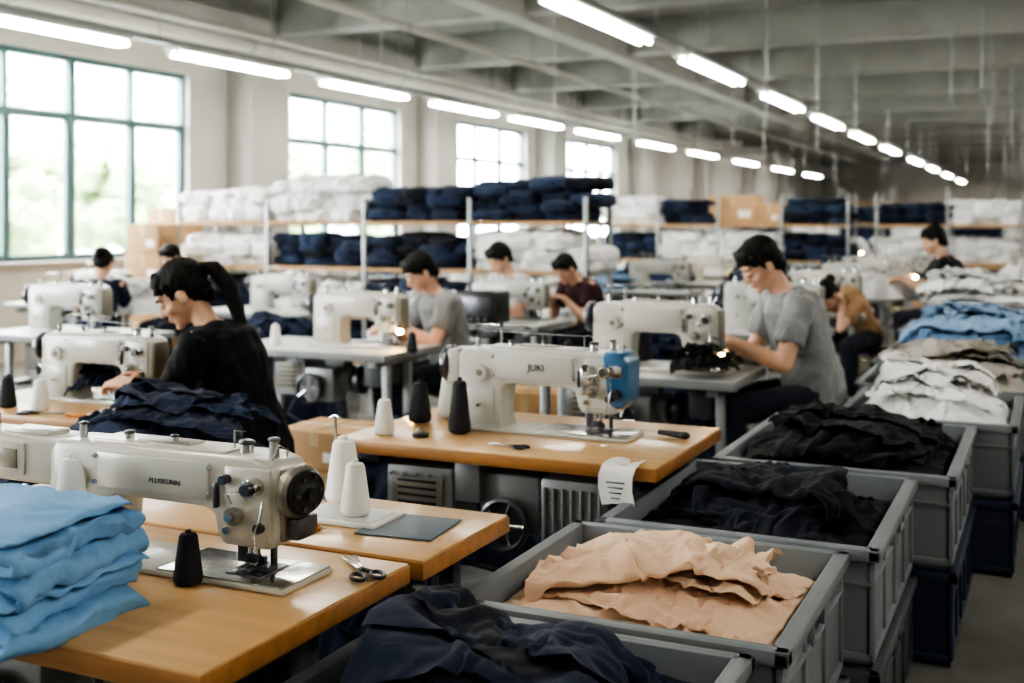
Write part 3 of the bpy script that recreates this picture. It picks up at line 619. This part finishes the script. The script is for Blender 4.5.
for i,((x0,x1,y0,y1),m1,m2,cl,k,rz,lv,zs) in enumerate(BINS):
    bin_(x0,x1,y0,y1,.0,.318,m2); bin_(x0,x1,y0,y1,.322,.64,m1)
    c=((x0+x1)/2,(y0+y1)/2,0); w=x1-x0-.084; d=y1-y0-.084
    heap('garment_pile',c,(w,d),110 if i<5 else 40,lv+.0,cl,seed=90+i*7,ng=8,gs=.28,amp=.010,th=.010,edge=.565,dp=3.2)
    garments('garment_pile',k,cl,(c[0],c[1],lv+.005),(w*.97/.69,d*.97/.75,zs),rz)
    if i==8: garments('garment_pile',0,cl,(c[0]-.1,c[1],lv+.09),(1.15,1.2,1.2),rz)
garments('navy_garment',1,['navy','navy2'],(-2.80,3.20,.80),(1.12,.62,.8),.1,[0,1,2])
heap('navy_garment',(-2.80,3.20,.755),(.80,.46),60,.07,['navy','navy2'],seed=33,ng=4,gs=.2,amp=.010,p=2.6,rz=.1,base=lambda X,Y:-np.clip(X+.18,0,1)*.30)
garments('black_garment',0,['black'],(-1.50,5.40,.80),(.55,.42,.8),.4)
garments('navy_garment',0,['navy'],(-3.62,3.70,.80),(.45,.4,.8),.4)
for i,(x,y,w,d,h) in enumerate(((-2.5,4.5,1.0,.8,.5),(-2.9,2.75,.9,.7,.62),(-2.3,6.9,1.1,.9,.75),(-4.9,6.6,1.,.8,.72),(-1.9,2.95,.9,.4,.30))):
    heap('navy_garment',(x,y,0),(w,d),60,h,['navy','navy2'],seed=37+i,ng=6,gs=.25,amp=.02); garments('navy_garment',i%2,['navy','navy2'],(x,y,h*.93),(w*.9,d*.85,1.2))
bin_(-2.45,-1.85,1.75,2.15,0,.32,'bindk'); bin_(-1.75,-1.40,2.3,2.62,0,.32,'binnavy'); bin_(-2.2,-1.8,2.28,2.62,0,.4,'bindk')  # dark crates added to darken the bright floor under the near tables
# ------------------------------------------------------------ cardboard
def carton(x,y,z,w,d,h,rz=0):
    b=MB(); b.box((0,0,h/2),(w,d,h),'card',.004); b.box((0,0,h),(w*.99,.05,.003),'tape',0); b.box((0,-d/2,h*.8),(.05,.002,h*.38),'tape',0)
    b.box((0,0,h+.0015),(.004,d,.002),'leg',0); b.box((w*.25,-d/2-.001,h*.35),(w*.25,.002,h*.25),'paper',0); b.obj('cardboard_box',(x,y,z),rz)
for x,y,z,w,d,h,r in ((-9.0,10.2,0,.6,.5,.45,.1),(-9.0,10.2,.455,.55,.48,.42,.0),(-9.05,10.2,.88,.5,.45,.40,.15),(-9.0,10.2,1.285,.45,.42,.36,-.1),(-8.4,9.3,0,.5,.5,.45,.2),(-8.4,9.3,.455,.45,.4,.4,.2),(-8.5,9.3,.86,.42,.4,.3,.2),(-8.5,9.3,1.165,.38,.36,.3,.1),
      (-3.1,4.7,0,.5,.4,.32,.1),(-3.15,4.7,.325,.42,.36,.18,.0),(-2.95,6.6,0,.5,.45,.45,.2)): carton(x,y,z,w,d,h,r)
# ------------------------------------------------------------ shelving
def shelf(name,x0,x1,y,levels,bays,D=.6,top=1.95):
    b=MB()
    for k in range(bays+1):
        x=x0+(x1-x0)*k/bays
        for yy in (-D/2,D/2): b.bx(x-.02,x+.02,y+yy-.02,y+yy+.02,0,top,'leglight',.003)
        for z in levels: b.bx(x-.02,x+.02,y-D/2,y+D/2,z-.05,z-.02,'leglight',.003)
    for z in levels:
        b.bx(x0,x1,y-D/2,y+D/2,z-.02,z,'card',.003)
        for yy in (-D/2,D/2): b.bx(x0,x1,y+yy-.018,y+yy+.018,z-.04,z-.0,'card',.003)
    b.obj(name)
def load(x0,x1,y,z,h,kind,seed,D=.6):
    b=MB(); r=random.Random(seed); white=(kind=='white'); cols=['white','white','offwhite'] if white else kind
    zz=0
    while zz<h-.05:
        x=x0+.16
        while x<x1-.02:
            if white: w=r.uniform(.34,.52); hh=r.uniform(.10,.15); b.blob((x,y+r.uniform(-.08,.06),z+zz+hh/2),(w,D*r.uniform(.8,1),hh*1.3),r.choice(cols),3.2,18,r.randint(0,999),.030,9.,r.uniform(-.3,.3),layers=2,la=.008); x+=w*.7
            else: w=r.uniform(.28,.42); hh=r.uniform(.07,.11); b.blob((x,y+r.uniform(-.08,.06),z+zz+hh/2+r.uniform(0,.015)),(w,D*r.uniform(.75,.95),hh*1.2),r.choice(cols),4.2,12,r.randint(0,999),.020,8.,r.uniform(-.2,.2),layers=3,la=.006); x+=w*.88
        zz+=.095 if white else .072
    b.obj('fabric_bundle_pile',sharp=0)
NV=['navy','navy2','navy','black2','navy2']
shelf('storage_shelf',-8.5,-3.8,10.,(.12,.58,1.04,1.5),4,.62,1.72)
bx=[-8.5+4.7*k/4 for k in range(5)]
kinds={1.5:['white','white',NV,NV],1.04:['white',NV,NV,'white'],.58:[NV,'white',NV,'white'],.12:[NV,NV,'white',NV]}
for z,ks in kinds.items():
    for i,k in enumerate(ks): load(bx[i]+.02,bx[i+1]-.02,10.,z,(.32,.38,.30,.36)[i] if z==1.5 else .30,k,int(z*100)+i)
shelf('storage_shelf',-6.6,-2.7,17.8,(.3,.9,1.45),4,.7,1.9)
for i,(z,k) in enumerate(((1.45,'white'),(1.45,NV),(1.45,None),(1.45,NV),(.9,NV),(.9,'white'),(.9,'white'),(.9,NV))):
    xa=-6.6+3.9*(i%4)/4
    if k: load(xa+.02,xa+.95,17.8,z,.34,k,400+i)
carton(-4.45,17.8,1.451,.75,.5,.45); carton(-3.9,17.8,1.451,.35,.45,.3)
shelf('storage_shelf',-2.3,1.6,17.8,(.3,.9,1.45),4,.7,1.9)
for i,k in enumerate((NV,'white',NV,'white','white','white',NV,'white')):
    xa=-2.3+3.9*(i%4)/4; load(xa+.05,xa+.95,17.8,1.45 if i<4 else .9,.32,k,500+i)
shelf('storage_shelf',-9.2,1.6,32,(.3,.9,1.45,2.0),8,.7,2.4)
for i in range(8):
    xa=-9.2+10.8*i/8; load(xa+.05,xa+1.25,32,1.45,.35,[NV,'white',['tan','tan2']][i%3],600+i); load(xa+.05,xa+1.25,32,.9,.35,['white',NV][i%2],650+i)
for x,y,z,k,s in ((-3.0,12.6,.0,0,2.),(-3.0,14.6,.0,1,2.2),(-.1,13.2,0,5,1.9),(-.1,14.9,0,0,2.0),(-6.9,7.3,.75,0,1.),(-2.2,9.9,.75,1,1.2),(-1.6,11.9,.75,0,1.1),(-5.,13.,0,0,2.2),(-4.3,7.8,.75,0,.8)): pile(k,x,y,z,s,2.2 if z==0 else 1.3,.3)
b=MB(); b.box((0,0,.1),(.3,.2,.2),'blk',.01); b.box((0,-.102,.11),(.22,.006,.12),'dsteel',.002); b.box((0,0,.01),(.2,.16,.02),'leg',.004)
for k in range(4): b.cyl((-.08+.05*k,-.103,.03),(-.08+.05*k,-.112,.03),.008,'leglight',n=10)
CBX=b.mesh('control_box'); place(CBX,'control_box',(-3.80,7.60,.75),0,1.15); place(CBX,'control_box',(-7.5,6.1,.75))
# ------------------------------------------------------------ people
def remesh(mb,vox,smooth=2,disp=None):
    me=mb.mesh('tmp',0); o=bpy.data.objects.new('tmp',me); SC.collection.objects.link(o)
    r=o.modifiers.new('r','REMESH'); r.mode='VOXEL'; r.voxel_size=vox
    if smooth: s=o.modifiers.new('s','SMOOTH'); s.factor=.5; s.iterations=smooth
    dg=bpy.context.evaluated_depsgraph_get(); out=bpy.data.meshes.new_from_object(o.evaluated_get(dg)); bpy.data.objects.remove(o)
    n=len(out.vertices); co=np.empty(n*3); out.vertices.foreach_get('co',co); co=co.reshape(-1,3)
    if disp and n:
        no=np.empty(n*3); out.vertices.foreach_get('normal',no); no=no.reshape(-1,3); co=co+no*disp(co)[:,None]; out.vertices.foreach_set('co',co.ravel())
    out.materials.clear(); out.materials.append(M[mb.mats[0]]); out.update(); out.shade_smooth(); return out
def hand(b,w,d,nrm,inner,mt,curl=28):
    d=d.normalized(); nrm=(nrm-d*nrm.dot(d)).normalized(); s=d.cross(nrm).normalized()
    if s.dot(inner)<0: s=-s
    for i,(off,ln) in enumerate(((.030,.068),(.010,.076),(-.010,.070),(-.029,.056))):
        k=w+d*(.088-abs(off)*.15)+s*off; b.cap(w+s*off*.55,.017,k,.0125,mt,10)
        p=k; a=math.radians(10)
        for q,(f,r0,r1) in enumerate(((.45,.0092,.0086),(.32,.0086,.008),(.25,.008,.0068))):
            a+=math.radians(curl*(1 if q else .6)); dd=d*math.cos(a)+nrm*math.sin(a)+s*off*1.5; dd.normalize(); q2=p+dd*ln*f; b.cap(p,r0,q2,r1,mt,8); p=q2
    t0=w+d*.03+s*.026; t1=t0+(d*.62+s*.62+nrm*.35).normalized()*.042; t2=t1+(d*.95+s*.15+nrm*.35).normalized()*.032
    b.cap(w+d*.01+s*.01,.016,t0,.0145,mt,8); b.cap(t0,.0135,t1,.0105,mt,8); b.cap(t1,.0105,t2,.0082,mt,8)
def person(name,loc,face,shirt='teegrey',hair='short',lean=18,hp=38,hy=0,wr=((-.08,.42,.86),(.08,.42,.86)),fem=False,vox=.006,seed=0,pants='jean',handcurl=28,sc=1.):
    rz=math.atan2(-face[0],face[1]); E=empty(name,(loc[0],loc[1],0),rz)
    r_=math.radians; D=lambda a:V((0,math.sin(r_(a)),math.cos(r_(a))))
    P=V((0,0,.545)); W=P+D(lean*.6)*.17; C=W+D(lean)*.17; N=C+D(lean*1.45)*.165
    Hm=Matrix.Rotation(r_(hy),3,'Z')@Matrix.Rotation(-r_(hp),3,'X'); Hc=N+D(lean*.5+hp*.9)*.145+V((0,.012,0))
    f=.9 if fem else 1.
    sw=.165*f+.012; b=MB(); sk='skin'
    def loft(b,secs,mt):
        R=[]; n=28
        for c,rx,ry,a in secs:
            fw=V((0,math.cos(r_(a)),-math.sin(r_(a))))
            R.append([c+V((rx*math.cos(t),0,0))+fw*ry*math.sin(t) for t in np.linspace(0,2*math.pi,n,endpoint=False)])
        b.rings(R,mt)
    t=lambda g:[(P-V((0,0,.085)),.15*g,.11*g,0),(P,.163*g,.122*g,lean*.3),(W,.128*g*f,.098*g,lean*.8),(C,.148*g*f,.112*g,lean),(C+D(lean*1.1)*.09,.155*g*f,.108*g,lean*1.2),(N-D(lean*1.3)*.035,.105*g*f,.075*g,lean*1.35),(N,.055,.052,lean*1.35)]
    loft(b,t(.93),sk)
    b.cap(N-D(lean)*.03,.054*f,Hc+Hm@V((0,-.02,-.055)),.047*f,sk)
    H=lambda x,y,z:Hc+Hm@V((x,y,z)); el=lambda c,r:b.ell(H(*c),r,sk,Hm,12)
    el((0,-.012,.028),(.074,.092,.090)); el((0,.022,-.02),(.063,.068,.082)); el((0,.035,-.068),(.046,.048,.036)); el((0,.072,-.094),(.02,.018,.015))
    b.cap(H(0,.083,.012),.008,H(0,.103,-.024),.0125,sk); el((.010,.094,-.027),(.009,.01,.007)); el((-.010,.094,-.027),(.009,.01,.007))
    el((0,.072,.034),(.05,.018,.012)); el((0,.087,-.052),(.022,.009,.006)); el((0,.086,-.063),(.018,.009,.006))
    for s in (-1,1): el((s*.077,-.005,-.012),(.009,.018,.030)); el((s*.03,.076,.006),(.016,.012,.010)); el((s*.045,.055,-.028),(.02,.022,.02))
    arms=[]
    for s,wt in ((-1,wr[0]),(1,wr[1])):
        S=N-D(lean*1.2)*.055+V((s*sw,0,0)); T=V(wt)/sc; l1,l2=.285*(.95 if fem else 1),.25*(.95 if fem else 1)
        dv=T-S; d=min(dv.length,(l1+l2)*.985); u=dv.normalized(); T=S+u*d
        ca=(l1*l1+d*d-l2*l2)/(2*l1*d); ca=max(-1,min(1,ca)); pole=V((s*.55,-.25,-1)); pole=(pole-u*pole.dot(u)).normalized()
        El=S+u*l1*ca+pole*l1*math.sqrt(1-ca*ca); arms.append((s,S,El,T))
        b.cap(S,.054*f,El,.040*f,sk); b.cap(El,.040*f,El.lerp(T,.35),.040*f,sk); b.cap(El.lerp(T,.35),.040*f,T,.026*f,sk)
        hd=(T-El).normalized()*.6+V((-s*.25,.6,-.25)); hand(b,T,hd,V((-s*.25,0,-1)),V((-s,0,0)),sk,handcurl)
    legs=[]
    for s in (-1,1):
        h=P+V((s*.09,0,-.01)); k=V((s*.13,.43,.50)); a=V((s*.14,.40,.10)); legs.append((h,k,a)); b.cap(h,.075,k,.052,sk); b.cap(k,.052,k.lerp(a,.35),.05,sk); b.cap(k.lerp(a,.35),.05,a,.035,sk); b.cap(a,.035,a+V((0,.1,-.06)),.03,sk)
    place(remesh(b,vox,2),'body',(0,0,0),0,1,E)
    b=MB()
    for s in (-1,1):
        b.tube([H(s*.017,.0905,-.001),H(s*.03,.0895,-.0045),H(s*.043,.083,-.001)],.0025,'hair'); b.tube([H(s*.014,.093,.026),H(s*.03,.090,.031),H(s*.047,.078,.026)],.0036,'hair')
    b.tube([H(-.018,.0915,-.057),H(0,.0965,-.0565),H(.018,.0915,-.057)],.0030,'lip'); b.obj('face_details',parent=E)
    b=MB()
    loft(b,[(P-V((0,0,.03)),.178*f if not fem else .172,.14,0),(P+D(0)*.03,.172,.135,lean*.3),(W,.152*f,.118,lean*.8),(C,.165*f,.128,lean),(C+D(lean*1.1)*.09,.17*f,.12,lean*1.2),(N-D(lean*1.3)*.04,.122*f,.086,lean*1.35),(N-D(lean)*.008,.068,.062,lean*1.35)],shirt)
    for s,S,El,T in arms:
        b.ell(S-V((s*.02,0,.005)),(.066*f,.066*f,.062*f),shirt); m=S.lerp(El,.66); b.cyl(S-(El-S)*.05,m,.064*f,shirt,.062*f,n=22,bv=False)
    def dsp(c):
        n1=pn(c[:,0]*9,c[:,1]*9,c[:,2]*5,seed+3); n2=pn(c[:,0]*17+2*n1,c[:,1]*17,c[:,2]*11,seed+8)
        return .011*(1-2.2*np.abs(n1))+.007*(1-2*np.abs(n2))-.003
    place(remesh(b,vox*1.25,2,dsp),'t_shirt',(0,0,0),0,1,E)
    b=MB(); loft(b,[(P-V((0,0,.095)),.155,.12,0),(P-V((0,0,.04)),.17,.132,0),(P+V((0,0,.05)),.158,.122,0)],pants)
    for h,k,a in legs: b.cap(h,.088,k,.066,pants); b.cap(k,.066,k.lerp(a,.4),.064,pants); b.cyl(k.lerp(a,.4),a-V((0,0,.02)),.062,pants,.052,bv=False)
    place(remesh(b,vox*1.6,2,lambda c:.006*pn(c[:,0]*14,c[:,1]*14,c[:,2]*14,seed)),'trousers',(0,0,0),0,1,E)
    b=MB()
    for h,k,a in legs: b.cap(a+V((0,-.03,-.055)),.042,a+V((0,.13,-.062)),.036,'shoe')
    place(remesh(b,vox*1.4,1),'shoes',(0,0,0),0,1,E)
    b=MB(); hr='hair'; el=lambda c,r:b.ell(H(*c),r,hr,Hm,16)
    el((0,-.020,.046),(.083,.096,.090)); el((0,-.052,.006),(.077,.062,.072)); el((0,-.075,-.04),(.058,.035,.038))
    if hair=='short':
        el((0,.036,.082),(.066,.052,.042))
        for x in (-.058,-.042,-.025,-.008,.010,.027,.044,.058): b.cap(H(x*.9,.055,.094),.020,H(x*1.0+.006,.090-abs(x)*.45,.058-.10*abs(x+.02)),.011,hr)
        for s in (-1,1): b.cap(H(s*.070,.022,.05),.016,H(s*.075,.018,.002),.007,hr); b.cap(H(s*.066,.045,.07),.018,H(s*.072,.040,.035),.010,hr)
    else:
        el((0,.030,.084),(.062,.050,.040))
        for x in (-.055,-.035,-.015): b.cap(H(x*.5,.045,.110),.016,H(x*1.15-.004,.082-abs(x)*.4,.052),.009,hr)
        for x in (.02,.045): b.cap(H(x*.4,.045,.110),.016,H(x*1.3,.078-abs(x)*.4,.060),.009,hr)
        for s in (-1,1): b.cap(H(s*.070,.030,.055),.014,H(s*.073,.028,.0),.006,hr)
        if hair=='pony':
            b.ell(H(0,-.112,.045),(.022,.022,.022),hr); q=H(0,-.108,.045); r0=.024
            for dx,dz,r in ((-.055,.0,.028),(-.050,-.06,.031),(-.035,-.085,.029),(-.02,-.08,.021),(-.01,-.06,.008)):
                q2=q+V((0,dx,dz)); b.cap(q,r0,q2,r,hr); r0=r; q=q2
        else: b.ell(H(0,-.125,.04),(.045,.04,.045),hr)
    place(remesh(b,vox*.7,2,lambda c:.0028*pn(c[:,0]*80,c[:,1]*80,c[:,2]*18,seed+1)+.0025*pn(c[:,0]*25,c[:,1]*25,c[:,2]*9,seed)),'hair',(0,0,0),0,1,E)
    E.scale=(sc,)*3
    place(STOOL,'work_stool',(loc[0],loc[1],0),rz,sc)
    return E
person('seated_woman',(-2.84,3.66),(-.96,-.28),'teeblk','pony',19,34,14,wr=((-.12,.46,.87),(.07,.47,.88)),fem=True,vox=.005,seed=1,sc=1.07)
person('seated_man',(-1.10,6.02),(-.86,-.50),'teegrey','short',17,34,8,wr=((-.10,.46,.89),(.06,.45,.89)),vox=.005,seed=2,sc=1.12)
person('seated_man',(-3.46,6.50),(-.62,-.78),'teegrey','short',14,32,wr=((-.12,.42,.86),(.10,.42,.84)),vox=.006,seed=3,sc=1.02)
person('seated_man',(-3.95,8.65),(-.45,-.9),'teewhite','short',16,30,vox=.008,seed=4,sc=1.04)
person('seated_man',(-3.55,9.3),(-.5,-.86),'teered','short',26,35,vox=.008,seed=5)
person('seated_woman',(-1.42,9.95),(-.4,-.9),'teeor','bun',48,55,vox=.008,seed=6,fem=True)
person('seated_man',(-.82,11.7),(-.95,-.2),'teeblk','short',12,18,wr=((-.12,.48,.95),(.10,.48,.95)),vox=.008,seed=7,sc=1.12)
person('seated_woman',(-6.85,6.85),(-.5,.86),'navy','bun',14,30,vox=.008,seed=8,fem=True)
person('seated_man',(-7.55,8.75),(-.1,-1),'teeor','short',16,25,vox=.008,seed=9)
# ------------------------------------------------------------ camera
cam=bpy.data.cameras.new('camera'); co=bpy.data.objects.new('camera',cam); SC.collection.objects.link(co); SC.camera=co
co.location=(0,0,1.5); co.rotation_euler=(math.radians(90),0,math.radians(25.09)); cam.lens=1150/1024*36; cam.sensor_width=36; cam.shift_y=-120.5/1024
cam.clip_end=300; cam.dof.use_dof=True; cam.dof.focus_distance=2.65; cam.dof.aperture_fstop=2.7
try: SC.view_settings.look='AgX - High Contrast'
except Exception: pass
